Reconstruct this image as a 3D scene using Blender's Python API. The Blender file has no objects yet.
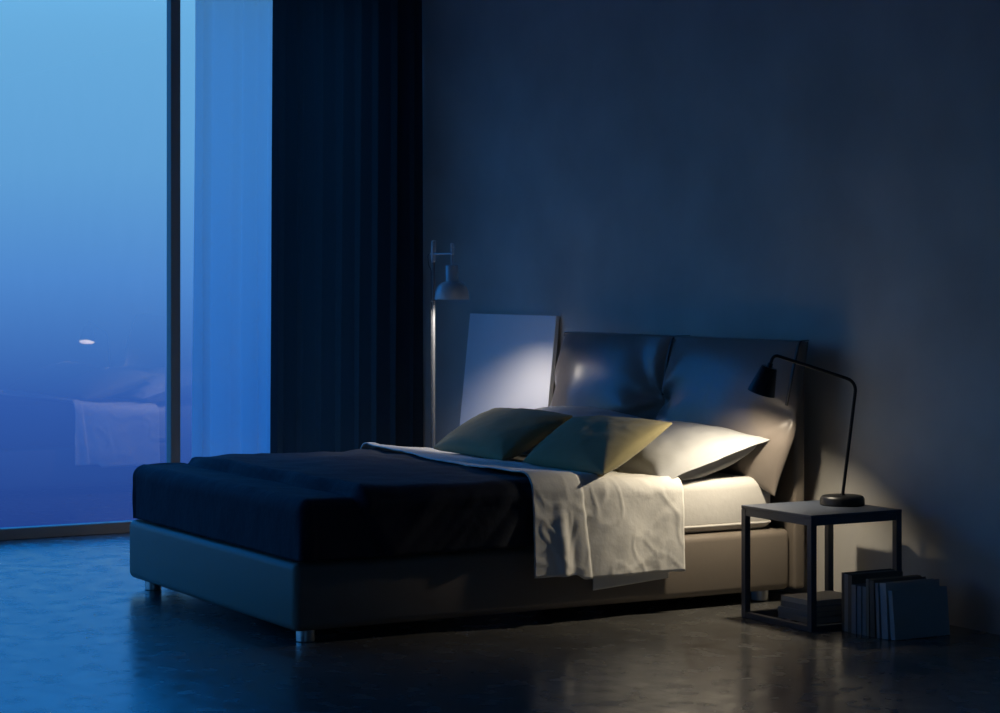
import bpy, bmesh, math, random
from mathutils import Vector, Matrix, noise

C = bpy.context.scene.collection
PI = math.pi
R = math.radians

# ------------------------------------------------------------------ materials
def nodes(name):
    m = bpy.data.materials.new(name)
    m.use_nodes = True
    nt = m.node_tree
    return m, nt, nt.nodes['Principled BSDF'], nt.nodes['Material Output']

def mat(name, col, rough=.6, metal=0.0, spec=.5, bump=None, var=None, sheen=0.0, coat=0.0):
    """col linear rgb; bump = list of (scale, strength, distance); var = (scale, amount)"""
    m, nt, b, out = nodes(name)
    b.inputs['Base Color'].default_value = (*col, 1)
    b.inputs['Roughness'].default_value = rough
    b.inputs['Metallic'].default_value = metal
    b.inputs['Specular IOR Level'].default_value = spec
    b.inputs['Sheen Weight'].default_value = sheen
    b.inputs['Coat Weight'].default_value = coat
    tc = nt.nodes.new('ShaderNodeTexCoord')
    if var:
        n = nt.nodes.new('ShaderNodeTexNoise')
        n.inputs['Scale'].default_value = var[0]
        n.inputs['Detail'].default_value = 6
        nt.links.new(tc.outputs['Object'], n.inputs['Vector'])
        r = nt.nodes.new('ShaderNodeMapRange')
        r.inputs['From Min'].default_value = .3
        r.inputs['From Max'].default_value = .7
        r.inputs['To Min'].default_value = 1 - var[1]
        r.inputs['To Max'].default_value = 1 + var[1]
        nt.links.new(n.outputs['Fac'], r.inputs['Value'])
        mx = nt.nodes.new('ShaderNodeMix')
        mx.data_type = 'RGBA'
        mx.blend_type = 'MULTIPLY'
        mx.inputs['Factor'].default_value = 1
        mx.inputs['A'].default_value = (*col, 1)
        nt.links.new(r.outputs['Result'], mx.inputs['B'])
        nt.links.new(mx.outputs['Result'], b.inputs['Base Color'])
    prev = None
    for sc, st, di in (bump or []):
        n = nt.nodes.new('ShaderNodeTexNoise')
        n.inputs['Scale'].default_value = sc
        n.inputs['Detail'].default_value = 4
        nt.links.new(tc.outputs['Object'], n.inputs['Vector'])
        bp = nt.nodes.new('ShaderNodeBump')
        bp.inputs['Strength'].default_value = st
        bp.inputs['Distance'].default_value = di
        nt.links.new(n.outputs['Fac'], bp.inputs['Height'])
        if prev:
            nt.links.new(prev.outputs['Normal'], bp.inputs['Normal'])
        prev = bp
    if prev:
        nt.links.new(prev.outputs['Normal'], b.inputs['Normal'])
    return m

def floor_mat():
    m, nt, b, out = nodes('polished_concrete')
    tc = nt.nodes.new('ShaderNodeTexCoord')
    L = nt.links.new
    n1 = nt.nodes.new('ShaderNodeTexNoise'); n1.inputs['Scale'].default_value = 1.6; n1.inputs['Detail'].default_value = 8; n1.inputs['Roughness'].default_value = .65
    n2 = nt.nodes.new('ShaderNodeTexNoise'); n2.inputs['Scale'].default_value = 9; n2.inputs['Detail'].default_value = 2.5
    L(tc.outputs['Object'], n1.inputs['Vector']); L(tc.outputs['Object'], n2.inputs['Vector'])
    cr = nt.nodes.new('ShaderNodeValToRGB')
    cr.color_ramp.elements[0].position = .3; cr.color_ramp.elements[0].color = (.085, .083, .077, 1)
    cr.color_ramp.elements[1].position = .72; cr.color_ramp.elements[1].color = (.135, .13, .118, 1)
    L(n1.outputs['Fac'], cr.inputs['Fac'])
    # board joints along X
    br = nt.nodes.new('ShaderNodeTexBrick')
    br.inputs['Scale'].default_value = 1
    br.inputs['Brick Width'].default_value = 1.9
    br.inputs['Row Height'].default_value = .24
    br.inputs['Mortar Size'].default_value = .003
    br.inputs['Mortar Smooth'].default_value = .4
    br.inputs['Color1'].default_value = (1, 1, 1, 1)
    br.inputs['Color2'].default_value = (.93, .93, .93, 1)
    br.inputs['Mortar'].default_value = (.78, .78, .78, 1)
    L(tc.outputs['Object'], br.inputs['Vector'])
    mx = nt.nodes.new('ShaderNodeMix'); mx.data_type = 'RGBA'; mx.blend_type = 'MULTIPLY'; mx.inputs['Factor'].default_value = 1
    L(cr.outputs['Color'], mx.inputs['A']); L(br.outputs['Color'], mx.inputs['B'])
    L(mx.outputs['Result'], b.inputs['Base Color'])
    rr = nt.nodes.new('ShaderNodeMapRange')
    rr.inputs['From Min'].default_value = .3; rr.inputs['From Max'].default_value = .7
    rr.inputs['To Min'].default_value = .17; rr.inputs['To Max'].default_value = .31
    L(n2.outputs['Fac'], rr.inputs['Value']); L(rr.outputs['Result'], b.inputs['Roughness'])
    b.inputs['Specular IOR Level'].default_value = .55
    bp = nt.nodes.new('ShaderNodeBump'); bp.inputs['Strength'].default_value = .05; bp.inputs['Distance'].default_value = .01
    L(n2.outputs['Fac'], bp.inputs['Height'])
    bp2 = nt.nodes.new('ShaderNodeBump'); bp2.inputs['Strength'].default_value = .15; bp2.inputs['Distance'].default_value = .004
    L(br.outputs['Fac'], bp2.inputs['Height']); bp2.invert = True
    L(bp.outputs['Normal'], bp2.inputs['Normal']); L(bp2.outputs['Normal'], b.inputs['Normal'])
    return m

def glass_mat():
    m, nt, b, out = nodes('window_glass')
    nt.nodes.remove(b)
    L = nt.links.new
    tr = nt.nodes.new('ShaderNodeBsdfTransparent'); tr.inputs['Color'].default_value = (.97, .985, 1, 1)
    gl = nt.nodes.new('ShaderNodeBsdfGlossy'); gl.inputs['Roughness'].default_value = 0.0
    gl.inputs['Color'].default_value = (1, 1, 1, 1)
    lw = nt.nodes.new('ShaderNodeLayerWeight'); lw.inputs['Blend'].default_value = .5
    mr = nt.nodes.new('ShaderNodeMapRange')
    mr.inputs['To Min'].default_value = .15; mr.inputs['To Max'].default_value = .6
    L(lw.outputs['Facing'], mr.inputs['Value'])
    pw = nt.nodes.new('ShaderNodeMath'); pw.operation = 'POWER'; pw.inputs[1].default_value = 5
    L(lw.outputs['Facing'], pw.inputs[0]); L(pw.outputs[0], mr.inputs['Value'])
    mx = nt.nodes.new('ShaderNodeMixShader')
    L(mr.outputs['Result'], mx.inputs['Fac']); L(tr.outputs[0], mx.inputs[1]); L(gl.outputs[0], mx.inputs[2])
    L(mx.outputs[0], out.inputs['Surface'])
    return m

def sheer_mat():
    m, nt, b, out = nodes('sheer_voile')
    nt.nodes.remove(b)
    L = nt.links.new
    tr = nt.nodes.new('ShaderNodeBsdfTransparent'); tr.inputs['Color'].default_value = (.9, .95, 1, 1)
    tl = nt.nodes.new('ShaderNodeBsdfTranslucent'); tl.inputs['Color'].default_value = (.82, .84, .88, 1)
    df = nt.nodes.new('ShaderNodeBsdfDiffuse'); df.inputs['Color'].default_value = (.8, .82, .86, 1)
    m1 = nt.nodes.new('ShaderNodeMixShader'); m1.inputs['Fac'].default_value = .3
    m2 = nt.nodes.new('ShaderNodeMixShader'); m2.inputs['Fac'].default_value = .72
    L(tl.outputs[0], m1.inputs[1]); L(df.outputs[0], m1.inputs[2])
    L(tr.outputs[0], m2.inputs[1]); L(m1.outputs[0], m2.inputs[2])
    L(m2.outputs[0], out.inputs['Surface'])
    return m

def emit_mat(name, col, st):
    m, nt, b, out = nodes(name)
    b.inputs['Base Color'].default_value = (.9, .9, .9, 1)
    b.inputs['Emission Color'].default_value = (*col, 1)
    b.inputs['Emission Strength'].default_value = st
    return m

M = {}
M['wall'] = mat('grey_plaster', (.51, .49, .445), .85, bump=[(6, .12, .02), (60, .12, .004)], var=(2.2, .12), spec=.3)
M['ceiling'] = mat('white_ceiling_paint', (.8, .8, .8), .9, spec=.2, bump=[(80, .05, .002)])
M['floor'] = floor_mat()
M['frame'] = mat('anodised_window_frame', (.38, .34, .28), .5, metal=.0, bump=[(150, .05, .001)])
M['glass'] = glass_mat()
M['sheer'] = sheer_mat()
M['drape'] = mat('navy_drape', (.02, .038, .062), .95, spec=.1, bump=[(220, .2, .002)])
def thin_light(m, col, fac):
    nt = m.node_tree; b = nt.nodes['Principled BSDF']; out = nt.nodes['Material Output']
    tl = nt.nodes.new('ShaderNodeBsdfTranslucent'); tl.inputs['Color'].default_value = (*col, 1)
    mx = nt.nodes.new('ShaderNodeMixShader'); mx.inputs['Fac'].default_value = fac
    nt.links.new(b.outputs[0], mx.inputs[1]); nt.links.new(tl.outputs[0], mx.inputs[2]); nt.links.new(mx.outputs[0], out.inputs['Surface'])
thin_light(M['drape'], (.16, .16, .14), .2)
M['upholstery'] = mat('taupe_upholstery', (.205, .172, .138), .5, spec=.42, bump=[(260, .25, .0015), (9, .15, .01)])
M['leather'] = mat('taupe_leather', (.20, .17, .145), .31, spec=.36, bump=[(340, .06, .001), (7, .3, .014), (20, .12, .004)])
M['strap'] = mat('black_strap', (.012, .012, .012), .5, bump=[(300, .1, .001)])
M['chrome'] = mat('brushed_steel', (.55, .55, .55), .35, metal=1, bump=[(200, .04, .001)])
M['linen'] = mat('cream_linen', (.84, .815, .75), .9, spec=.2, sheen=.1, bump=[(7, .35, .02), (22, .2, .005), (420, .2, .001)])
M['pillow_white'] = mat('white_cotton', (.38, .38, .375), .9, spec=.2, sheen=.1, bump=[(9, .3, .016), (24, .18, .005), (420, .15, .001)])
M['mattress'] = mat('cream_mattress_cover', (.60, .58, .54), .9, spec=.2, bump=[(7, .3, .018), (22, .2, .005), (300, .15, .001)])
M['duvet'] = mat('navy_duvet', (.011, .017, .031), .8, spec=.25, sheen=.05, bump=[(8, .45, .02), (24, .15, .006), (300, .1, .001)])
M['olive'] = mat('olive_cotton', (.285, .245, .125), .9, spec=.2, sheen=.1, bump=[(9, .3, .014), (24, .2, .005), (380, .2, .001)])
M['canvas'] = mat('white_canvas', (.86, .86, .87), .9, spec=.2, bump=[(500, .3, .001)])
M['canvas_edge'] = mat('raw_canvas_edge', (.75, .72, .65), .9, spec=.2, bump=[(500, .3, .001)])
M['lamp_white'] = mat('satin_white_metal', (.62, .63, .64), .25, metal=.0, spec=.7, bump=[(200, .02, .0005)])
M['lamp_grey'] = mat('satin_grey_metal', (.17, .18, .19), .35, spec=.5, bump=[(200, .02, .0005)])
M['lamp_black'] = mat('satin_black_metal', (.007, .007, .008), .42, spec=.4, bump=[(200, .03, .0005)])
M['shade_inner'] = mat('white_shade_lining', (.85, .83, .8), .6, bump=[(200, .02, .0005)])
M['table'] = mat('slate_lacquered_metal', (.065, .078, .105), .38, spec=.5, bump=[(250, .04, .0005)])
M['pages'] = mat('paper_page_block', (.42, .40, .36), .95, spec=.1, bump=[(600, .3, .001)])
M['bulb_warm'] = emit_mat('warm_bulb_glow', (1, .74, .42), 6)
M['bulb_neutral'] = emit_mat('neutral_bulb_glow', (1, .9, .78), 6)
M['cable'] = mat('dark_cable', (.05, .055, .06), .5, bump=[(300, .05, .0005)])
book_cols = {
    'cover_charcoal': (.09, .088, .085), 'cover_grey': (.28, .28, .275), 'cover_slate': (.25, .265, .28),
    'cover_blue_grey': (.40, .41, .415), 'cover_tan': (.28, .23, .17), 'cover_pale': (.5, .48, .44),
    'cover_brown': (.13, .11, .09), 'cover_steel': (.25, .26, .275)}
for k, c in book_cols.items():
    M[k] = mat(k, c, .55, bump=[(300, .08, .0006)])

# ------------------------------------------------------------------ helpers
def mesh_obj(name, verts, faces, m, parent=None, smooth=True, mats=None, fmat=None):
    me = bpy.data.meshes.new(name)
    me.from_pydata([tuple(v) for v in verts], [], faces)
    for mm in (mats or [m]):
        me.materials.append(mm)
    if fmat:
        for p, i in zip(me.polygons, fmat):
            p.material_index = i
    if smooth:
        for p in me.polygons:
            p.use_smooth = True
    bm = bmesh.new(); bm.from_mesh(me)
    bmesh.ops.recalc_face_normals(bm, faces=bm.faces)
    bm.to_mesh(me); bm.free()
    o = bpy.data.objects.new(name, me)
    C.objects.link(o)
    if parent: attach(o, parent)
    return o

def attach(o, parent):
    o.parent = parent
    # vertices of children are written in world units; undo the parent's placement
    mw = Matrix.Translation(parent.location) @ parent.rotation_euler.to_matrix().to_4x4()
    p = parent.parent
    while p:
        mw = Matrix.Translation(p.location) @ p.rotation_euler.to_matrix().to_4x4() @ mw if False else mw
        p = p.parent
    if parent.get('_base'):
        pass
    o.matrix_parent_inverse = world_of(parent).inverted()

def world_of(o):
    m = o.matrix_parent_inverse @ (Matrix.Translation(o.location) @ o.rotation_euler.to_matrix().to_4x4()) if o.parent else \
        Matrix.Translation(o.location) @ o.rotation_euler.to_matrix().to_4x4()
    if o.parent: m = world_of(o.parent) @ m
    return m

def tag(o, label, cat, group=None):
    o['label'] = label; o['category'] = cat
    if group: o['group'] = group
    return o

def thing(name, loc, label, cat, group=None):
    o = bpy.data.objects.new(name, None)
    o.empty_display_size = .05
    C.objects.link(o); o.location = loc
    return tag(o, label, cat, group)

def structure(o):
    o['kind'] = 'structure'; return o

class MB:
    def __init__(s): s.v = []; s.f = []; s.m = []
    def add(s, vs, fs, mi=0):
        k = len(s.v); s.v += [tuple(v) for v in vs]
        s.f += [tuple(i + k for i in f) for f in fs]; s.m += [mi] * len(fs)
    def box(s, x0, x1, y0, y1, z0, z1, bev=0, seg=2, xf=None, mi=0):
        bm = bmesh.new()
        bmesh.ops.create_cube(bm, size=1)
        for v in bm.verts:
            v.co = Vector(((x0 + x1) / 2 + v.co.x * (x1 - x0), (y0 + y1) / 2 + v.co.y * (y1 - y0), (z0 + z1) / 2 + v.co.z * (z1 - z0)))
        if bev:
            bmesh.ops.bevel(bm, geom=bm.edges[:], offset=bev, segments=seg, affect='EDGES', profile=.5)
        if xf: bmesh.ops.transform(bm, matrix=xf, verts=bm.verts)
        bm.verts.index_update()
        s.add([v.co for v in bm.verts], [[v.index for v in f.verts] for f in bm.faces], mi)
        bm.free()
    def lathe(s, prof, n=32, xf=None, close=False, mi=0):
        vs = []; fs = []
        for r, z in prof:
            for k in range(n):
                a = 2 * PI * k / n
                p = Vector((r * math.cos(a), r * math.sin(a), z))
                vs.append(xf @ p if xf else p)
        m = len(prof)
        for i in range(m - 1 + (1 if close else 0)):
            j = (i + 1) % m
            for k in range(n):
                fs.append((i * n + k, i * n + (k + 1) % n, j * n + (k + 1) % n, j * n + k))
        if not close:
            if prof[0][0] > 1e-6: fs.append(tuple(range(n - 1, -1, -1)))
            if prof[-1][0] > 1e-6: fs.append(tuple((m - 1) * n + k for k in range(n)))
        s.add(vs, fs, mi)
    def tube(s, pts, r, n=12, mi=0):
        pts = [Vector(p) for p in pts]
        vs = []; fs = []
        up = None
        for i, p in enumerate(pts):
            t = (pts[min(i + 1, len(pts) - 1)] - pts[max(i - 1, 0)]).normalized()
            if up is None:
                up = t.orthogonal().normalized()
            up = (up - t * up.dot(t)).normalized()
            w = t.cross(up)
            for k in range(n):
                a = 2 * PI * k / n
                vs.append(p + (up * math.cos(a) + w * math.sin(a)) * r)
        for i in range(len(pts) - 1):
            for k in range(n):
                fs.append((i * n + k, i * n + (k + 1) % n, (i + 1) * n + (k + 1) % n, (i + 1) * n + k))
        fs.append(tuple(range(n - 1, -1, -1)))
        fs.append(tuple((len(pts) - 1) * n + k for k in range(n)))
        s.add(vs, fs, mi)
    def build(s, name, m, parent=None, smooth=True, mats=None, flat_angle=35):
        o = mesh_obj(name, s.v, s.f, m, parent, smooth, mats, s.m)
        if smooth: sharp(o, flat_angle)
        return o

def sharp(o, ang):
    bm = bmesh.new(); bm.from_mesh(o.data)
    bmesh.ops.remove_doubles(bm, verts=bm.verts, dist=1e-6)
    for e in bm.edges:
        if len(e.link_faces) == 2 and e.calc_face_angle(0) > R(ang): e.smooth = False
    bm.to_mesh(o.data); bm.free()

def fillet(pts, r, n=8):
    """polyline with rounded corners"""
    pts = [Vector(p) for p in pts]; out = [pts[0]]
    for i in range(1, len(pts) - 1):
        a, b, c = pts[i - 1], pts[i], pts[i + 1]
        d1 = (a - b).normalized(); d2 = (c - b).normalized()
        k = min(r, (a - b).length * .49, (c - b).length * .49)
        p, q = b + d1 * k, b + d2 * k
        for j in range(n + 1):
            t = j / n
            out.append(p * (1 - t) ** 2 + b * 2 * t * (1 - t) + q * t * t)
    out.append(pts[-1]); return out

def sm(a, b, x):
    t = max(0, min(1, (x - a) / (b - a))); return t * t * (3 - 2 * t)

def nz(x, y, z=0, s=1):
    return noise.noise(Vector((x * s, y * s, z)))

def grid_faces(nu, nv, off=0):
    return [(off + j * nu + i, off + j * nu + i + 1, off + (j + 1) * nu + i + 1, off + (j + 1) * nu + i) for j in range(nv - 1) for i in range(nu - 1)]

# ------------------------------------------------------------------ the room
ROOM_X, ROOM_Y0, WALL_Y, CEIL = 14.0, -4.0, 5.834, 3.09
def slab(name, x0, x1, y0, y1, z0, z1, m):
    b = MB(); b.box(x0, x1, y0, y1, z0, z1)
    return structure(b.build(name, m, smooth=False))
slab('floor', -.15, ROOM_X + .15, ROOM_Y0 - .15, WALL_Y + .15, -.12, 0, M['floor'])
slab('ceiling', -.15, ROOM_X + .15, ROOM_Y0 - .15, WALL_Y + .15, CEIL, CEIL + .12, M['ceiling'])
slab('wall_back', -.15, ROOM_X + .15, WALL_Y, WALL_Y + .15, 0, CEIL, M['wall'])
W2Y0, W2Y1, W2Z0, W2Z1 = -2.6, -.8, .35, 2.75      # invented window behind the viewer, added to throw blue fill on the books
b = MB()
b.box(ROOM_X, ROOM_X + .15, ROOM_Y0 - .15, W2Y0, 0, CEIL); b.box(ROOM_X, ROOM_X + .15, W2Y1, WALL_Y, 0, CEIL)
b.box(ROOM_X, ROOM_X + .15, W2Y0, W2Y1, 0, W2Z0); b.box(ROOM_X, ROOM_X + .15, W2Y0, W2Y1, W2Z1, CEIL)
structure(b.build('wall_right', M['wall'], smooth=False))
b = MB()
for y in (W2Y0, (W2Y0 + W2Y1) / 2 - .03, W2Y1 - .06): b.box(ROOM_X + .04, ROOM_X + .10, y, y + .06, W2Z0, W2Z1)
b.box(ROOM_X + .04, ROOM_X + .10, W2Y0 + .06, W2Y1 - .06, W2Z0, W2Z0 + .06); b.box(ROOM_X + .04, ROOM_X + .10, W2Y0 + .06, W2Y1 - .06, W2Z1 - .06, W2Z1)
fill_win2 = structure(b.build('fill_window_2', M['frame'], smooth=False))
for y0, y1 in ((W2Y0 + .06, (W2Y0 + W2Y1) / 2 - .03), ((W2Y0 + W2Y1) / 2 + .03, W2Y1 - .06)):
    g = MB(); g.add([(ROOM_X + .07, y0, W2Z0 + .06), (ROOM_X + .07, y1, W2Z0 + .06), (ROOM_X + .07, y1, W2Z1 - .06), (ROOM_X + .07, y0, W2Z1 - .06)], [(0, 1, 2, 3)])
    structure(g.build('window_pane', M['glass'], fill_win2, smooth=False))  # pane of the added fill opening in the right wall
W3X0, W3X1 = .12, 4.4                                # invented corner glazing behind the viewer, added to brighten back wall and canvas
b = MB()
b.box(-.15, W3X0, ROOM_Y0 - .15, ROOM_Y0, 0, CEIL); b.box(W3X1, ROOM_X, ROOM_Y0 - .15, ROOM_Y0, 0, CEIL)
structure(b.build('wall_front', M['wall'], smooth=False))
b = MB()
for x in (W3X0, (W3X0 + W3X1) / 2 - .03, W3X1 - .06): b.box(x, x + .06, ROOM_Y0 - .11, ROOM_Y0 - .05, .058, CEIL - .06)
b.box(W3X0, W3X1, ROOM_Y0 - .11, ROOM_Y0 - .05, 0, .058); b.box(W3X0, W3X1, ROOM_Y0 - .11, ROOM_Y0 - .05, CEIL - .06, CEIL)
fill_win3 = structure(b.build('fill_window_3', M['frame'], smooth=False))
for x0, x1 in ((W3X0 + .06, (W3X0 + W3X1) / 2 - .03), ((W3X0 + W3X1) / 2 + .03, W3X1 - .06)):
    g = MB(); y = ROOM_Y0 - .08
    g.add([(x0, y, .058), (x1, y, .058), (x1, y, CEIL - .06), (x0, y, CEIL - .06)], [(0, 1, 2, 3)])
    structure(g.build('window_pane', M['glass'], fill_win3, smooth=False))  # pane of the added corner glazing, out of view

# floor to ceiling window along the left side: panes between mullions
mull = [ROOM_Y0 + .03, -.67, 1.87, 4.41, 5.572]
FT, FB = CEIL - .06, .058
b = MB()
b.box(-.03, .035, ROOM_Y0, 5.60, 0, FB, .003, 1)
b.box(-.03, .035, ROOM_Y0, 5.60, FT, CEIL, .003, 1)
for y in mull:
    b.box(-.03, .035, y - .028, y + .028, FB, FT, .003, 1)
win = structure(b.build('window_1', M['frame'], smooth=False))
for i in range(4):
    g = MB(); y0, y1 = mull[i] + .028, mull[i + 1] - .028
    x = -.008
    g.add([(x, y0, FB), (x, y1, FB), (x, y1, FT), (x, y0, FT)], [(0, 1, 2, 3)])
    structure(g.build('window_pane', M['glass'], win, smooth=False))

slab('wall_left', -.15, .036, 5.60, WALL_Y, 0, CEIL, M['wall'])
# ------------------------------------------------------------------ curtains
def curtain(name, xc, y0, y1, m, pleats, amp, seed, label, cat, flare=0.0, ztop=CEIL - .05, zbot=.012):
    nu, nv = pleats * 14 + 1, 40
    V = []
    for j in range(nv):
        t = j / (nv - 1); z = ztop + (zbot - ztop) * t
        for i in range(nu):
            u = i / (nu - 1)
            ph = u * pleats * 2 * PI + 1.1 * nz(u * 4, seed) + .5 * nz(u * 3, t * 1.4, seed)
            a = amp * (.55 + .45 * t) * (1 + .35 * nz(u * 9, seed * 3.1, t * .6))
            x = xc + a * math.sin(ph) + .006 * nz(u * 7, t * 3, seed)
            y = y0 + (y1 - y0) * u - flare * t * (1 - u) + .25 * a * math.sin(2 * ph)
            V.append((x, y, z))
    o = mesh_obj(name, V, grid_faces(nu, nv), m)
    # slim heading tape and hooks along the top edge
    return tag(o, label, cat)
sh = curtain('sheer_curtain', .105, 4.497, 5.12, M['sheer'], 4, .034, 3.3,
        'pale translucent sheer curtain hanging beside the window mullion', 'curtain', flare=.018)
dr = curtain('blackout_curtain', .20, 4.905, 5.816, M['drape'], 8, .032, 7.7,
        'dark navy heavy curtain hanging between the sheer curtain and the back wall', 'curtain', flare=.018)
b = MB(); b.box(.06, .245, 4.3, WALL_Y - .005, CEIL - .045, CEIL - .002, .004, 1)
trk = b.build('curtain_track', M['lamp_white'], smooth=False)
tag(trk, 'slim white curtain track on the ceiling above both curtains', 'curtain track')

# ------------------------------------------------------------------ bed
BX0, BX1, BY0, BY1 = 2.035, 3.78, 3.398, 5.685
BXC = (BX0 + BX1) / 2
bed = thing('bed', (BXC, 4.55, 0), 'upholstered taupe platform bed with puffed leather headboard against the back wall', 'bed')
b = MB(); b.box(BX0, BX1, BY0, BY1, .048, .303, .03, 4)
b.build('bed_base', M['upholstery'], bed)
for x, y in ((BX0 + .085, BY0 + .085), (BX1 - .085, BY0 + .085), (BX0 + .085, BY1 - .10), (BX1 - .085, BY1 - .10)):
    b = MB()
    b.lathe([(0, 0), (.033, 0), (.036, .003), (.036, .052), (.034, .062), (0, .062)], 28, Matrix.Translation((x, y, 0)))
    b.build('leg', M['chrome'], bed)
b = MB(); b.box(2.0, 3.795, 5.69, 5.748, .05, 1.075, .014, 3)
b.build('headboard_panel', M['upholstery'], bed)

def head_cushion(x0, x1, seed, side, drop_in):
    """soft leather cushion clipped over the headboard panel; side=+1 right one, -1 left one"""
    nu, nv = 72, 60
    zt, zb = 1.092, .50
    yb = 5.688
    W = x1 - x0; xc = (x0 + x1) / 2
    pv = .50                                     # where the straps pinch the sides (0 bottom, 1 top)
    def mid(u, v):                               # u,v in -1..1
        vv = (v + 1) / 2
        z = zb + (zt - zb) * vv
        e = 1 - .022 * math.exp(-((vv - pv) / .07) ** 2) * (1 - .4 * sm(-.2, .2, u * side)) + .008 * math.exp(-((vv - .36) / .10) ** 2)
        x = xc + u * W / 2 * e
        x -= drop_in * sm(.42, 0, vv) * sm(.2, 1, u * side) * side
        z += -.05 * (abs(u) ** 3) * sm(.45, 0, vv) + .012 * (1 - abs(u)) * sm(.6, 1, vv) * 0
        lean = .115 * (1 - vv) ** 1.1
        y = yb - .012 - lean
        return x, y, z, vv
    def thick(u, v, vv):
        au = abs(u)
        # pinch narrows the pillow near the strap
        p = math.exp(-((vv - pv) / .10) ** 2) * sm(.62, 1, au)
        tu = (1 - au ** 3.2) ** .62
        top = sm(1.0, .86, vv)
        tb = (1 - max(0, -v) ** 3.0) ** .6
        t = (.135 if side < 0 else .118) * tu * tb * (.30 + .70 * (1 - max(0, v) ** 2.2)) * (1 - .5 * p)
        t = t * (1 - .0 * top) + .018 * top * 0
        return max(t, 0)
    def wr(u, v, vv):
        d = 0
        for s_ in (-1, 1):
            dx = (u - s_) * W / 2; dz = (vv - pv) * (zt - zb)
            r = math.hypot(dx, dz) + 1e-4; a = math.atan2(dz, -s_ * dx)
            k = 1.0 if s_ == -side else .3
            d += k * .040 * (math.sin(a * 4.0 + seed + 1.2 * nz(r * 3, seed)) + .45 * math.sin(a * 9.0 + 2 * seed)) * sm(0, .05, r) * math.exp(-r / .17)
        d += .008 * nz(u * 1.6 + seed, v * 1.8, seed)
        d += .016 * math.exp(-((u + side * (-.15 - .35 * (vv - .3)) ) / .20) ** 2) * sm(.9, .4, vv) * sm(0, .3, vv) * (1 if side < 0 else .4)
        return d
    V = []; F = []
    for j in range(nv):
        v = -math.cos(PI * j / (nv - 1))
        v = .6 * v + .4 * (-1 + 2 * j / (nv - 1))
        for i in range(nu):
            u = -1 + 2 * i / (nu - 1)
            u = .55 * math.sin(u * PI / 2) + .45 * u
            x, y, z, vv = mid(u, v)
            edge = (1 - abs(u) ** 8) * (1 - max(0, -v) ** 8)
            V.append((x, y - thick(u, v, vv) - wr(u, v, vv) * edge, z))
    k = len(V)
    for j in range(nv):
        v = -math.cos(PI * j / (nv - 1))
        v = .6 * v + .4 * (-1 + 2 * j / (nv - 1))
        for i in range(nu):
            u = -1 + 2 * i / (nu - 1)
            u = .55 * math.sin(u * PI / 2) + .45 * u
            x, y, z, vv = mid(u, v)
            V.append((x, min(yb, y + thick(u, v, vv) * .35 + .006), z))
    F += grid_faces(nu, nv) + [tuple(reversed(f)) for f in grid_faces(nu, nv, k)]
    rim = [i for i in range(nu)] + [j * nu + nu - 1 for j in range(1, nv)] + [(nv - 1) * nu + i for i in range(nu - 2, -1, -1)] + [j * nu for j in range(nv - 2, 0, -1)]
    for q in range(len(rim)):
        a, c = rim[q], rim[(q + 1) % len(rim)]
        F.append((a, c, c + k, a + k))
    o = mesh_obj('headboard_cushion', V, F, M['leather'], bed)
    return o
cl = head_cushion(1.985, 2.945, 1.3, -1, .02)
cr_ = head_cushion(2.925, 3.90, 4.1, 1, .075)
# flap of leather folded over the top of the panel, and the straps that clip the cushions at their sides
for x0, x1, cu in ((1.99, 2.925, cl), (2.935, 3.80, cr_)):
    b = MB(); b.box(x0, x1, 5.655, 5.754, 1.066, 1.094, .012, 3)
    b.build('folded_flap', M['leather'], cu)
def strap(x, cu):
    b = MB()
    pts = fillet([(x - .06 if x > 3 else x, 5.745, 1.0965), (x, 5.652, 1.0965), (x + .008, 5.618, 1.00), (x + (.012 if x > 3 else .03), 5.575, .83)], .03, 6)
    V = []; F = []
    for p in pts:
        V += [(p.x - .008, p.y, p.z), (p.x + .008, p.y, p.z)]
    F = [(2 * i, 2 * i + 1, 2 * i + 3, 2 * i + 2) for i in range(len(pts) - 1)]
    o = mesh_obj('strap', V, F, M['strap'], cu)
    s_ = o.modifiers.new('Solidify', 'SOLIDIFY'); s_.thickness = .003
strap(2.945, cl); strap(3.876, cr_)

# ------------------------------------------------------------------ mattress
MX0, MX1, MY0, MY1, MZ0, MZ1 = 2.075, 3.75, 3.455, 5.62, .304, .525
nu, nv = 40, 46
b = MB(); b.box(MX0, MX1, MY0, MY1, MZ0, MZ1, .045, 5)
mtr = b.build('mattress', M['mattress'])
tag(mtr, 'thick mattress in a cream fitted cover lying on the bed base', 'mattress')
b = MB()
def ring(z, inset, r):
    pts = []
    for (cx, cy, a0) in ((MX1 - .05, MY1 - .05, 0), (MX0 + .05, MY1 - .05, 90), (MX0 + .05, MY0 + .05, 180), (MX1 - .05, MY0 + .05, 270)):
        for k in range(7):
            a = R(a0 + 15 * k); pts.append((cx + (.05 + inset) * math.cos(a), cy + (.05 + inset) * math.sin(a), z))
    pts.append(pts[0]); return pts
b.tube(ring(MZ0 + .03, -.0, .005), .005, 8)
b.build('piping', M['mattress'], mtr)

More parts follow.
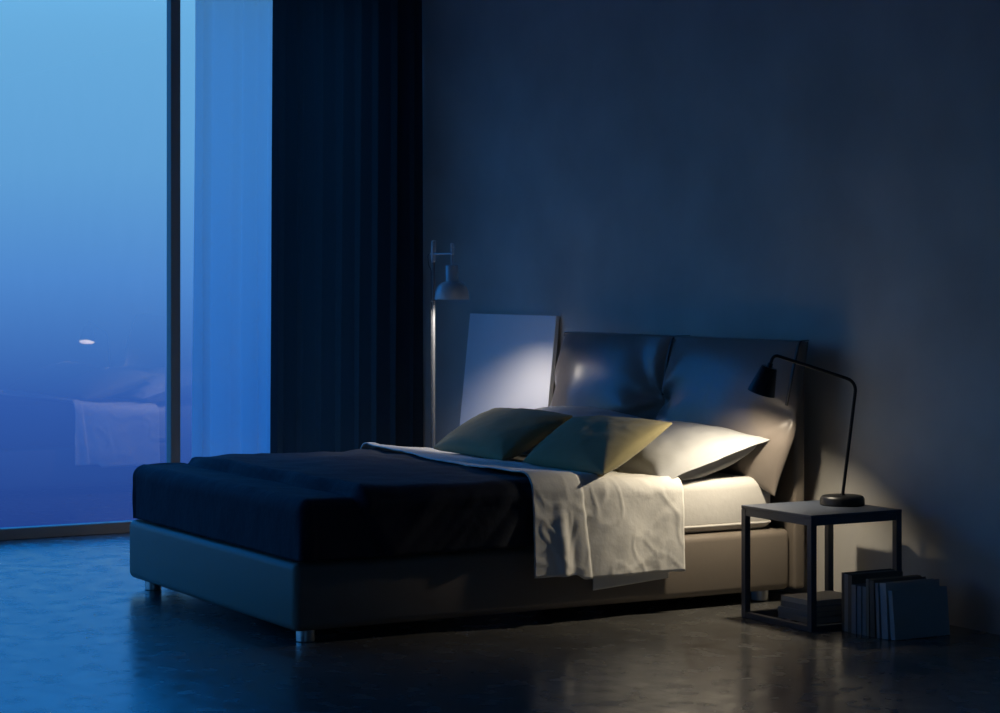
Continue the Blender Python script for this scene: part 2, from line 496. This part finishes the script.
# ------------------------------------------------------------------ draped cloths
def drape(u, v, x0, x1, yfoot, ztop, r):
    """cloth coords (metres; u across, v along, may run past the edges) -> point and outward normal of a rounded bed top"""
    ex = max(0, x0 - u, u - x1); sx = -1 if u < x0 else 1
    ey = max(0, yfoot - v)
    d = max(ex, ey)
    x = min(max(u, x0), x1); y = max(v, yfoot)
    if d <= 0:
        return Vector((x, y, ztop)), Vector((0, 0, 1))
    h = math.hypot(ex, ey); dx, dy = sx * ex / h, -ey / h
    # squarer corner
    if ex > 0 and ey > 0:
        k = 1 / max(abs(dx), abs(dy)); k = 1 + (k - 1) * .65
        cdx, cdy = dx * k, dy * k
    else: cdx, cdy = dx, dy
    if d < r * PI / 2:
        a = d / r
        o, z = r * math.sin(a), ztop - r * (1 - math.cos(a))
        n = Vector((dx * math.sin(a), dy * math.sin(a), math.cos(a)))
    else:
        o, z = r, ztop - r - (d - r * PI / 2)
        n = Vector((dx, dy, 0))
    return Vector((x + cdx * o, y + cdy * o, z)), n

# navy duvet over the foot two thirds of the mattress
def make_duvet():
    r = .042
    x0, x1, yf, zt = 2.055 + r - .01, 3.792 - r, 3.425 + r, .527
    hang = (zt - r - .312) + r * PI / 2
    us = []; vs = []
    nu = 150; nv = 120
    ua, ub = x0 - hang, x1 + hang
    va = yf - hang
    V = []
    for j in range(nv):
        for i in range(nu):
            u = ua + (ub - ua) * i / (nu - 1)
            fu = (min(max(u, x0), x1) - x0) / (x1 - x0)
            vb = 4.60 - .155 * fu + .012 * nz(u * 5, 2.2)                 # edge towards the pillows
            v = va + (vb - va) * j / (nv - 1)
            p, n = drape(u, v, x0, x1, yf, zt, r)
            top = n.z
            d = 0
            # upper layer of the folded duvet begins in a soft ridge some way up from the foot
            rl = 3.665 + .05 * nz(u * 2.3, 5.1) + .10 * sm(x1 + .02, x1 + .25, u)
            q = v - rl
            st = sm(-.006, .020, q)
            d += st * (.35 + .65 * sm(x0 - .05, x0 + .6, u)) * (.017 + .012 * math.exp(-max(q, 0) / .09)) * (1 if top > .3 else .55)
            d -= .007 * math.exp(-((q + .016) / .014) ** 2)
            # broad billows on top
            t3 = max(0, top)
            d += t3 * st * (.013 * (1 + nz(u * 1.7, v * 2.6, 3.0)) + .016 * abs(nz(u * 2.2 + v * 1.2, v * 3.4, 8.1)))
            d += t3 * .004 * nz(u * 7, v * 9, 1.0)
            # slanting pulled folds on the hanging side
            if u > x1:
                hh = (u - x1) / hang
                s_ = v * 1.0 + .22 * hh
                f = nz(s_ * 9, hh * .7, 4.4) + .8 * nz(s_ * 23, hh * .9, 9.1)
                d += st * sm(.02, .3, hh) * .011 * f + .004 * hh
                d += st * .022 * max(0, nz(s_ * 8 + 3, hh * .6, 6.6)) * sm(0, .25, hh) 
            if u < x0:
                hh = (x0 - u) / hang
                d += .006 * (1 - hh) * (1 + nz(v * 8, hh, 2.0)) - .05 * hh * hh * sm(4.2, 3.5, v)
            # foot hang: nearly flat, light vertical ripples
            if v < yf:
                hh = (yf - v) / hang
                d += .004 * hh * nz(u * 6, hh * .5, 7.0) + .003
            V.append(p + n * max(d, -.004))
    o = mesh_obj('duvet', V, grid_faces(nu, nv), M['duvet'])
    s_ = o.modifiers.new('Solidify', 'SOLIDIFY'); s_.thickness = .012; s_.offset = 1
    return tag(o, 'dark navy duvet draped over the foot end of the bed', 'duvet')
make_duvet()

# white top sheet folded back over the duvet and hanging down both sides
def make_sheet():
    r = .06
    x0, x1, zt = 2.008 + r, 3.812 - r, .560
    nu, nv = 210, 110
    def build(name, v0, v1, hr, hl, off, seed, parent, pleat):
        V = []
        ua, ub = x0 - hl, x1 + hr
        for j in range(nv):
            t = j / (nv - 1)
            for i in range(nu):
                u = ua + (ub - ua) * i / (nu - 1)
                fu = (min(max(u, x0), x1) - x0) / (x1 - x0)
                s0 = v0 + .16 * (1 - fu) + .012 * nz(u * 4, seed)
                v = s0 + (v1 - s0) * t
                hh = max(0, u - x1) / hr if u > x1 else (max(0, x0 - u) / hl if u < x0 else 0)
                # hem drops lower where the front leaf hangs
                uu = u
                if pleat:
                    drop = -.020 * (1 - sm(.27, .33, t))
                    uu = u + (1 if u > x1 else -1) * drop * hh
                p, n = drape(uu, v, x0, x1, -99, zt, r)
                d = off
                top = max(0, n.z)
                d += top * (.012 * (1 + nz(u * 2.1, v * 3.2, seed)) - .030 * sm(4.55, 5.0, v) )
                d += .0030 * nz(u * 9, v * 10, seed + 2)
                rg = 1 - abs(nz(u * 5.5 + .8 * nz(u * 3, v * 3, 7), v * 4.2 + .9 * u, seed + 4)) * 9
                rg2 = 1 - abs(nz(u * 7 - 1.1 * v, v * 9.0 - 2.2 * u, seed + 11)) * 10
                d += (1 - .75 * max(0, n.z)) * (.0042 * max(0, rg) + .0032 * max(0, rg2))
                if pleat:
                    # front leaf lies over the back leaf, its edge runs down the side
                    lv = 4.612 + .045 * hh - (.02 if u < x1 else 0)
                    st = sm(.006, -.006, v - lv)
                    d += st * (.008 + .014 * hh) * sm(-.12, .02, max(u - x1, x0 - u))
                    # standing fold in the front leaf and soft ripples at its foot
                    d += st * sm(.1, .8, hh) * .020 * math.exp(-((v - 4.505 - .02 * hh) / .026) ** 2) * (1 if u > x1 else .6)
                    d -= st * sm(.15, .9, hh) * .010 * math.exp(-((v - 4.553 - .02 * hh) / .026) ** 2)
                    d += (1 - st) * sm(.05, .7, hh) * (.010 * math.sin((v - 4.63) * 13) + .006 * nz(v * 9, hh * 1.4, 3.3))
                    d += .012 * hh * sm(4.95, 5.1, v)
                d += .006 * hh + top * .008 * sm(.25, 0, t)
                V.append(p + n * d)
        o = mesh_obj(name, V, grid_faces(nu, nv), M['linen'], parent)
        s_ = o.modifiers.new('Solidify', 'SOLIDIFY'); s_.thickness = .005; s_.offset = 1
        return o
    hang = (zt - r - .170) + r * PI / 2
    o = build('top_sheet', 4.385, 5.105, hang, hang, .004, 1.7, None, True)
    tag(o, 'white top sheet folded back over the duvet and hanging down the bed side', 'bed sheet')
    # hem bands along the hanging edges
    return o
sheet = make_sheet()

def sheet_under():
    r = .05
    x0, x1, zt = 2.06 + r - .012, 3.79 - r, .530
    nu, nv = 90, 40
    V = []
    for j in range(nv):
        t = j / (nv - 1)
        v = 4.69 + .36 * t
        for i in range(nu):
            w = i / (nu - 1)
            hang = (zt - r - (.116 + .026 * t)) + r * PI / 2
            u = x1 - .12 + (.12 + hang) * w
            p, n = drape(u, v, x0, x1, -99, zt, r)
            V.append(p + n * (.004 + .004 * nz(u * 8, v * 9, 3)))
    o = mesh_obj('under_layer', V, grid_faces(nu, nv), M['linen'], sheet)
    s_ = o.modifiers.new('Solidify', 'SOLIDIFY'); s_.thickness = .004; s_.offset = 1
sheet_under()

# ------------------------------------------------------------------ pillows
def pillow(name, BL, BR, TR, TL, T, m, seed, label, cat, group, flange=0, bow=.05, floor_z=.0):
    N = 52
    BL, BR, TR, TL = map(Vector, (BL, BR, TR, TL))
    nrm = ((BR - BL) + (TR - TL)).cross((TL - BL) + (TR - BR)).normalized()
    if nrm.z < 0: nrm = -nrm
    L1 = ((BR - BL).length + (TR - TL).length) / 2; L2 = ((TL - BL).length + (TR - BR).length) / 2
    def P(u, v):
        uu = u * (1 - bow * (1 - v * v)); vv = v * (1 - bow * (1 - u * u))
        a, c = (uu + 1) / 2, (vv + 1) / 2
        return BL * (1 - a) * (1 - c) + BR * a * (1 - c) + TR * a * c + TL * (1 - a) * c
    fu, fv = flange / L1 * 2, flange / L2 * 2
    def H(u, v):
        a = max(0, 1 - (abs(u) / (1 - fu)) ** 2.3); c = max(0, 1 - (abs(v) / (1 - fv)) ** 2.3)
        return (a * c) ** .52
    V = []
    co = [math.sin(-PI / 2 + PI * i / (N - 1)) * .6 + (-1 + 2 * i / (N - 1)) * .4 for i in range(N)]
    for s_ in (1, -1):
        for v in co:
            for u in co:
                h = H(u, v) if s_ > 0 or not flange else H(u, v) ** .5
                # creases running in from the corners and along the seams
                cr = 0
                for cu in (-1, 1):
                    for cv in (-1, 1):
                        dx, dy = (u - cu) * L1 / 2, (v - cv) * L2 / 2
                        rr = math.hypot(dx, dy); aa = math.atan2(abs(dy), abs(dx))
                        cr += .010 * math.sin(aa * 7 + seed + cu + 2 * cv) * math.exp(-rr / .13) * sm(0, .05, rr)
                w = cr + .0045 * nz(u * 2.3 + seed, v * 2.1, s_ + seed) + .003 * nz(u * 7, v * 6, seed)
                edge = .004 if flange else .002
                tf = max(0, (abs(u) - (1 - fu)) / fu, (abs(v) - (1 - fv)) / fv) if flange else 0
                sag_f = .030 * tf ** 1.4 * .45 - .008 * math.exp(-((tf - .06) / .10) ** 2) * (s_ > 0)
                wob = -sag_f + .006 * nz(u * 4 + seed, v * 4, 5.5) * (1 if flange else 0)
                V.append(P(u, v) + nrm * (s_ * (h * T / 2 * (1 if s_ > 0 or not flange else 1.35) + edge * .5) + w * h * (1 if s_ > 0 else .4) + wob * (1 - h * .6)))
                if floor_z and s_ < 0: V[-1].z = max(V[-1].z, floor_z)
    k = N * N
    F = grid_faces(N, N) + [tuple(reversed(f)) for f in grid_faces(N, N, k)]
    rim = [i for i in range(N)] + [j * N + N - 1 for j in range(1, N)] + [(N - 1) * N + i for i in range(N - 2, -1, -1)] + [j * N for j in range(N - 2, 0, -1)]
    for q in range(len(rim)):
        a, c = rim[q], rim[(q + 1) % len(rim)]
        F.append((a, a + k, c + k, c))
    o = mesh_obj(name, V, F, m)
    tag(o, label, cat, group)
    return o

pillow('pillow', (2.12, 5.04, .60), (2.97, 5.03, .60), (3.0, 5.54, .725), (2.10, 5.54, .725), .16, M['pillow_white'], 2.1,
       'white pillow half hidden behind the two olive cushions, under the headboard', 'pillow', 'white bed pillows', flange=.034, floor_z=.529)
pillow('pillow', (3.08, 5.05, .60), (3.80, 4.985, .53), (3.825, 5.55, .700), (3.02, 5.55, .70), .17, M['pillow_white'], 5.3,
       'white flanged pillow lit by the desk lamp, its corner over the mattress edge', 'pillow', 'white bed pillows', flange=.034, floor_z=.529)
pillow('cushion', (2.35, 4.745, .58), (3.06, 4.70, .58), (2.90, 5.15, .742), (2.18, 5.15, .728), .15, M['olive'], 3.9,
       'olive green cushion on the window half of the bed, in front of the white canvas', 'cushion', 'olive cushions', floor_z=.574)
pillow('cushion', (3.235, 4.70, .585), (3.86, 4.70, .582), (3.735, 5.11, .760), (2.965, 5.11, .738), .145, M['olive'], 8.2,
       'olive green cushion resting against the lamp-lit white pillow', 'cushion', 'olive cushions', floor_z=.574)

# ------------------------------------------------------------------ blank canvas leaning on the wall
def make_canvas():
    t = thing('canvas', (1.27, 5.70, 0), 'blank white stretched canvas leaning on the wall between floor lamp and bed', 'canvas')
    w, h, d = .895, 1.172, .022
    ang = math.atan2(.125, h)
    xf = Matrix.Translation((.79 + w / 2, 5.80 - .125 + .004, 0.0)) @ Matrix.Rotation(-ang, 4, 'X')
    b = MB(); b.box(-w / 2, w / 2, 0, .003, 0, h, .0012, 1, xf); b.build('canvas_face', M['canvas'], t, smooth=False)
    b = MB()
    for a in ((-w / 2, w / 2, .003, d, 0, .03), (-w / 2, w / 2, .003, d, h - .03, h), (-w / 2, -w / 2 + .03, .003, d, .03, h - .03), (w / 2 - .03, w / 2, .003, d, .03, h - .03)):
        b.box(*a, xf=xf)
    b.build('stretcher_frame', M['canvas_edge'], t, smooth=False)
make_canvas()

# ------------------------------------------------------------------ floor lamp
def make_floor_lamp():
    px, py = 1.462, 5.22; hx = 1.655
    t = thing('floor_lamp', (px, py, 0), 'slim floor lamp with domed white metal shade between the curtain and the canvas', 'floor lamp')
    b = MB(); b.lathe([(0, 0), (.135, 0), (.14, .004), (.14, .012), (.13, .018), (.02, .02), (.012, .03), (0, .03)], 40, Matrix.Translation((px, py, 0)))
    b.build('base', M['lamp_white'], t)
    b = MB(); b.lathe([(0, .02), (.0085, .02), (.0085, 1.44), (0, 1.44)], 16, Matrix.Translation((px, py, 0)))
    b.build('pole', M['lamp_grey'], t)
    b = MB(); b.lathe([(0, 1.435), (.009, 1.435), (.0125, 1.445), (.0125, 1.535), (.010, 1.545), (0, 1.547)], 18, Matrix.Translation((px, py, 0)))
    b.build('collar', M['lamp_white'], t)
    b = MB(); b.tube([(px - .03, py, 1.477), (hx + .012, py, 1.477)], .0055, 12)
    b.build('crossbar', M['lamp_white'], t)
    b = MB(); b.tube(fillet([(px - .02, py - .012, 1.48), (px - .035, py - .014, 1.47), (px - .03, py - .012, 1.42), (px - .006, py - .010, 1.40), (px - .004, py - .010, 1.2), (px - .004, py - .0105, .03)], .02, 6), .0022, 8)
    b.build('cord', M['cable'], t)
    b = MB(); b.lathe([(0, 1.41), (.0065, 1.41), (.0065, 1.505), (.009, 1.508), (.009, 1.528), (0, 1.53)], 16, Matrix.Translation((hx, py, 0)))
    b.tube(fillet([(hx + .004, py, 1.525), (hx + .018, py, 1.52), (hx + .02, py, 1.49), (hx + .008, py, 1.472)], .012, 5), .0025, 8)
    b.build('stem', M['lamp_white'], t)
    # shade: cylinder neck over a dome, hollow
    prof_o = [(.0, 1.420), (.028, 1.420), (.031, 1.417), (.031, 1.341)]
    dome = []
    for k in range(13):
        a = R(90 - 7.5 * k)
        dome.append((.036 + (.086 - .036) * math.cos(a) if k else .036, 1.251 + .087 * math.sin(a)))
    inner = [(r - .003, z - (.004 if i < 11 else 0)) for i, (r, z) in reversed(list(enumerate(dome)))]
    sh_ = MB(); sh_.lathe(prof_o + [(.0315, 1.339)] + dome, 48, Matrix.Translation((hx, py, 0)))
    sh_.f.pop()  # open mouth
    sh_.m.pop()
    o = sh_.build('shade', M['lamp_white'], t, flat_angle=50)
    i_ = MB(); i_.lathe(inner + [(.028, 1.334), (0, 1.334)], 48, Matrix.Translation((hx, py, 0)), mi=0)
    i_.f = [f for f in i_.f if len(f) == 4]; i_.m = [0] * len(i_.f)
    i_.lathe([(.083, 1.2515), (.086, 1.251)], 48, Matrix.Translation((hx, py, 0)))
    i_.f = [f for f in i_.f if len(f) == 4]; i_.m = [0] * len(i_.f)
    i_.build('shade_lining', M['shade_inner'], o)
    b = MB(); b.lathe([(0, 1.330), (.012, 1.3305), (.016, 1.332), (.016, 1.336), (0, 1.336)], 16, Matrix.Translation((hx, py, 0)))
    b.build('bulb', M['bulb_neutral'], t)
    return (hx, py)
FL = make_floor_lamp()

# ------------------------------------------------------------------ side table
TX0, TX1, TY0, TY1, TZ = 4.03, 4.483, 5.243, 5.690, .448
def make_table():
    t = thing('side_table', ((TX0 + TX1) / 2, (TY0 + TY1) / 2, 0), 'square slate grey metal side table with open cube frame beside the bed', 'side table')
    w = .027
    b = MB(); b.box(TX0, TX1, TY0, TY1, TZ - .014, TZ, .0015, 1); b.build('table_top', M['table'], t, smooth=False)
    for x in (TX0, TX1 - w):
        for y in (TY0, TY1 - w):
            b = MB(); b.box(x, x + w, y, y + w, 0, TZ - .014, .0015, 1); b.build('leg', M['table'], t, smooth=False)
    e = .0015
    for (z0, z1, nm) in ((TZ - .014 - w, TZ - .014, 'top_rail'), (.0, .022, 'bottom_rail')):
        for a in ((TX0 + w, TX1 - w, TY0 + e, TY0 + w - e), (TX0 + w, TX1 - w, TY1 - w + e, TY1 - e), (TX0 + e, TX0 + w - e, TY0 + w, TY1 - w), (TX1 - w + e, TX1 - e, TY0 + w, TY1 - w)):
            b = MB(); b.box(*a, z0, z1, .0012, 1); b.build(nm, M['table'], t, smooth=False)
make_table()

# ------------------------------------------------------------------ table lamp
def make_desk_lamp():
    bx, by = 4.225, 5.60
    t = thing('desk_lamp', (bx, by, TZ), 'black angled desk lamp with a small tilted shade standing on the side table', 'desk lamp')
    b = MB(); b.lathe([(0, TZ + .0005), (.087, TZ + .0005), (.090, TZ + .004), (.088, TZ + .026), (.083, TZ + .035), (.077, TZ + .038), (.012, TZ + .039), (.010, TZ + .045), (0, TZ + .045)], 44, Matrix.Translation((bx, by, 0)))
    b.build('base', M['lamp_black'], t)
    rim = Vector((4.032, 5.340, .894)); ax = Vector((.27, .17, .95)).normalized(); Ls = .112
    top = rim + ax * Ls
    el = Vector((bx + .095, by - .005, .946))
    b = MB()
    b.tube(fillet([(bx, by, TZ + .03), el, top + Vector((.012, .012, .050)), top + ax * .004], .045, 10), .0068, 14)
    b.build('arm', M['lamp_black'], t)
    rot = Vector((0, 0, 1)).rotation_difference(ax).to_matrix().to_4x4()
    xf = Matrix.Translation(rim) @ rot
    b = MB(); b.lathe([(0, Ls), (.030, Ls), (.033, Ls - .004), (.057, 0), (.0545, 0.0005), (.030, Ls - .008), (0, Ls - .008)], 44, xf)
    o = b.build('shade', M['lamp_black'], t)
    b = MB(); b.lathe([(.0540, .001), (.0292, Ls - .010), (0, Ls - .0105)], 44, xf); b.f = [f for f in b.f if len(f) == 4]; b.m = [0] * len(b.f)
    b.build('shade_lining', M['shade_inner'], o)
    b = MB(); b.lathe([(0, Ls), (.011, Ls), (.011, Ls + .014), (.007, Ls + .018), (0, Ls + .018)], 20, xf); b.build('shade_cap', M['lamp_black'], o)
    b = MB(); b.lathe([(0, .046), (.010, .047), (.018, .055), (.019, .062), (.015, .072), (.010, .080), (.010, Ls - .012), (0, Ls - .012)], 16, xf)
    b.build('bulb', M['bulb_warm'], t)
    return rim, ax
DL_RIM, DL_AX = make_desk_lamp()

# ------------------------------------------------------------------ books
def book(name, w, d, h, cov, label, group, loc, rot=(0, 0, 0), flat=False):
    """standing book: spine (thickness w along x) faces -y, cover depth d along y, height h; parts: cover boards, page block"""
    t = thing(name, loc, label, 'book', group)
    t.rotation_euler = rot
    def part(bm_, n, m):
        o = mesh_obj(n, bm_.v, bm_.f, m, None, False)
        o.parent = t
        return o
    c = .0022
    b = MB()
    b.box(0, c, 0, d, 0, h); b.box(w - c, w, 0, d, 0, h)
    b.box(c, w - c, 0, c, 0, h)
    part(b, 'cover', M[cov])
    b = MB(); b.box(c, w - c, c, d - .004, .004, h - .004); part(b, 'pages', M['pages'])
    return t

row = [  # thickness, depth, height, cover, front y, lean(deg), label
    (.022, .245, .222, 'cover_charcoal', 5.400, 0, 'tall dark book first in the row, nearest the side table leg'),
    (.024, .245, .220, 'cover_grey', 5.395, 0, 'tall grey book second in the row beside the side table'),
    (.024, .250, .219, 'cover_brown', 5.392, 0, 'tall dark brown book third in the row, before the three short spines'),
    (.027, .215, .186, 'cover_steel', 5.388, 0, 'short steel grey book, first of the three short spines in the row'),
    (.025, .215, .185, 'cover_slate', 5.392, 0, 'short slate book in the middle of the three short spines'),
    (.022, .212, .185, 'cover_grey', 5.396, 0, 'short grey book, last of the three short spines before the tan one'),
    (.016, .255, .215, 'cover_tan', 5.397, -1.0, 'thin tan book standing right after the three short spines'),
    (.026, .255, .212, 'cover_brown', 5.397, -2.0, 'dark brown book between the thin tan book and the slim blue one'),
    (.018, .250, .206, 'cover_slate', 5.400, -3.0, 'slim slate blue book leaning inwards before the thick blue-grey one'),
    (.036, .262, .208, 'cover_blue_grey', 5.404, -4.0, 'thick tall blue-grey book just behind the outermost book of the row'),
    (.024, .268, .184, 'cover_blue_grey', 5.412, -6.0, 'outermost leaning book of the row, shorter, its blue-grey cover showing'),
]
x = 4.492
for w, d, h, cov, y, lean, lab in row:
    a = R(lean); y -= .018
    book('book', w, d, h, cov, lab, 'books standing in a row on the floor', (x, y, max(0, w * math.sin(a)) if a > 0 else 0), (0, a, R(0)))
    x += w / math.cos(a) + .0016
    if lean: x += .0058
    # a book that leans towards -x pivots on its lower left edge
stack = [
    (.024, .275, .225, 'cover_grey', .0, 'grey book at the bottom of the stack under the side table'),
    (.020, .265, .215, 'cover_slate', R(3), 'slate book second from the bottom of the stack under the table'),
    (.022, .27, .22, 'cover_steel', R(-2), 'steel grey book second from the top of the stack under the table'),
    (.020, .255, .20, 'cover_pale', R(1.5), 'pale grey book lying on top of the stack under the side table'),
]
z = 0
for w, d, h, cov, rz, lab in stack:
    # lying flat: thickness up, spine towards the bed side
    t = book('book', w, d, h, cov, lab, 'books stacked flat under the side table', (0, 0, 0))
    t.rotation_euler = (Matrix.Rotation(rz, 3, 'Z') @ Matrix.Rotation(R(-90), 3, 'Y') @ Matrix.Identity(3)).to_euler()
    # local x (thickness) -> +z, local z (height) -> -x, local y stays
    t.location = (4.105 + h + (.22 - h) * .5, 5.36 + (.30 - d) * .5, z)
    z += w + .0008

# ------------------------------------------------------------------ lights
def point(name, loc, e, col, r):
    l = bpy.data.lights.new(name, 'POINT'); l.energy = e; l.color = col; l.shadow_soft_size = r
    o = bpy.data.objects.new(name, l); C.objects.link(o); o.location = loc
    return o
point('floor_lamp_light', (FL[0], FL[1], 1.307), 20, (1, .9, .8), .02)
point('desk_lamp_light', DL_RIM + DL_AX * .048, 38.0, (1, .87, .67), .024)

# dusk sky: pale haze near the horizon, deep azure above
w = bpy.data.worlds.new('dusk_sky'); bpy.context.scene.world = w; w.use_nodes = True
nt = w.node_tree; L = nt.links.new
bg = nt.nodes['Background']
tc = nt.nodes.new('ShaderNodeTexCoord'); sp = nt.nodes.new('ShaderNodeSeparateXYZ')
mr = nt.nodes.new('ShaderNodeMapRange'); mr.inputs['From Min'].default_value = -.25; mr.inputs['From Max'].default_value = .75
cr = nt.nodes.new('ShaderNodeValToRGB')
L(tc.outputs['Generated'], sp.inputs[0]); L(sp.outputs['Z'], mr.inputs['Value']); L(mr.outputs['Result'], cr.inputs['Fac'])
def lin(c): return tuple(((v / 255) / 12.92 if v / 255 < .04045 else ((v / 255 + .055) / 1.055) ** 2.4) for v in c)
stops = [(-.25, (18, 36, 95)), (-.112, (34, 64, 138)), (-.055, (50, 92, 172)), (0, (80, 138, 208)), (.05, (98, 163, 218)), (.125, (108, 178, 226)),
         (.165, (36, 132, 220)), (.26, (12, 122, 216)), (.75, (10, 114, 212))]
el = cr.color_ramp.elements
while len(el) > 1: el.remove(el[-1])
for i, (zz, c) in enumerate(stops):
    e = el[0] if i == 0 else el.new(min(1, zz + .25))
    e.position = min(1, zz + .25); e.color = (*lin(c), 1)
L(cr.outputs['Color'], bg.inputs['Color'])
st = nt.nodes.new('ShaderNodeMapRange'); st.interpolation_type = 'SMOOTHSTEP'
st.inputs['From Min'].default_value = .10; st.inputs['From Max'].default_value = .34
st.inputs['To Min'].default_value = 1.12; st.inputs['To Max'].default_value = 3.1
L(sp.outputs['Z'], st.inputs['Value']); L(st.outputs['Result'], bg.inputs['Strength'])

# ------------------------------------------------------------------ camera
cam = bpy.data.cameras.new('camera'); co = bpy.data.objects.new('camera', cam); C.objects.link(co)
co.location = (11.2163, 0, 1.36)
co.rotation_euler = (R(90), 0, 1.0493)
cam.sensor_width = 36; cam.lens = 2207.78 / 1000 * 36
cam.shift_y = -(356.5 - 277.36) / 1000
cam.clip_end = 200
sc = bpy.context.scene
sc.camera = co
sc.view_settings.view_transform = 'Standard'; sc.view_settings.look = 'None'
sc.view_settings.exposure = 0; sc.view_settings.gamma = 1
sc.view_settings.use_curve_mapping = False
sc.cycles.max_bounces = 8; sc.cycles.transparent_max_bounces = 16
sc.cycles.sample_clamp_indirect = 3
sc.cycles.use_denoising = True
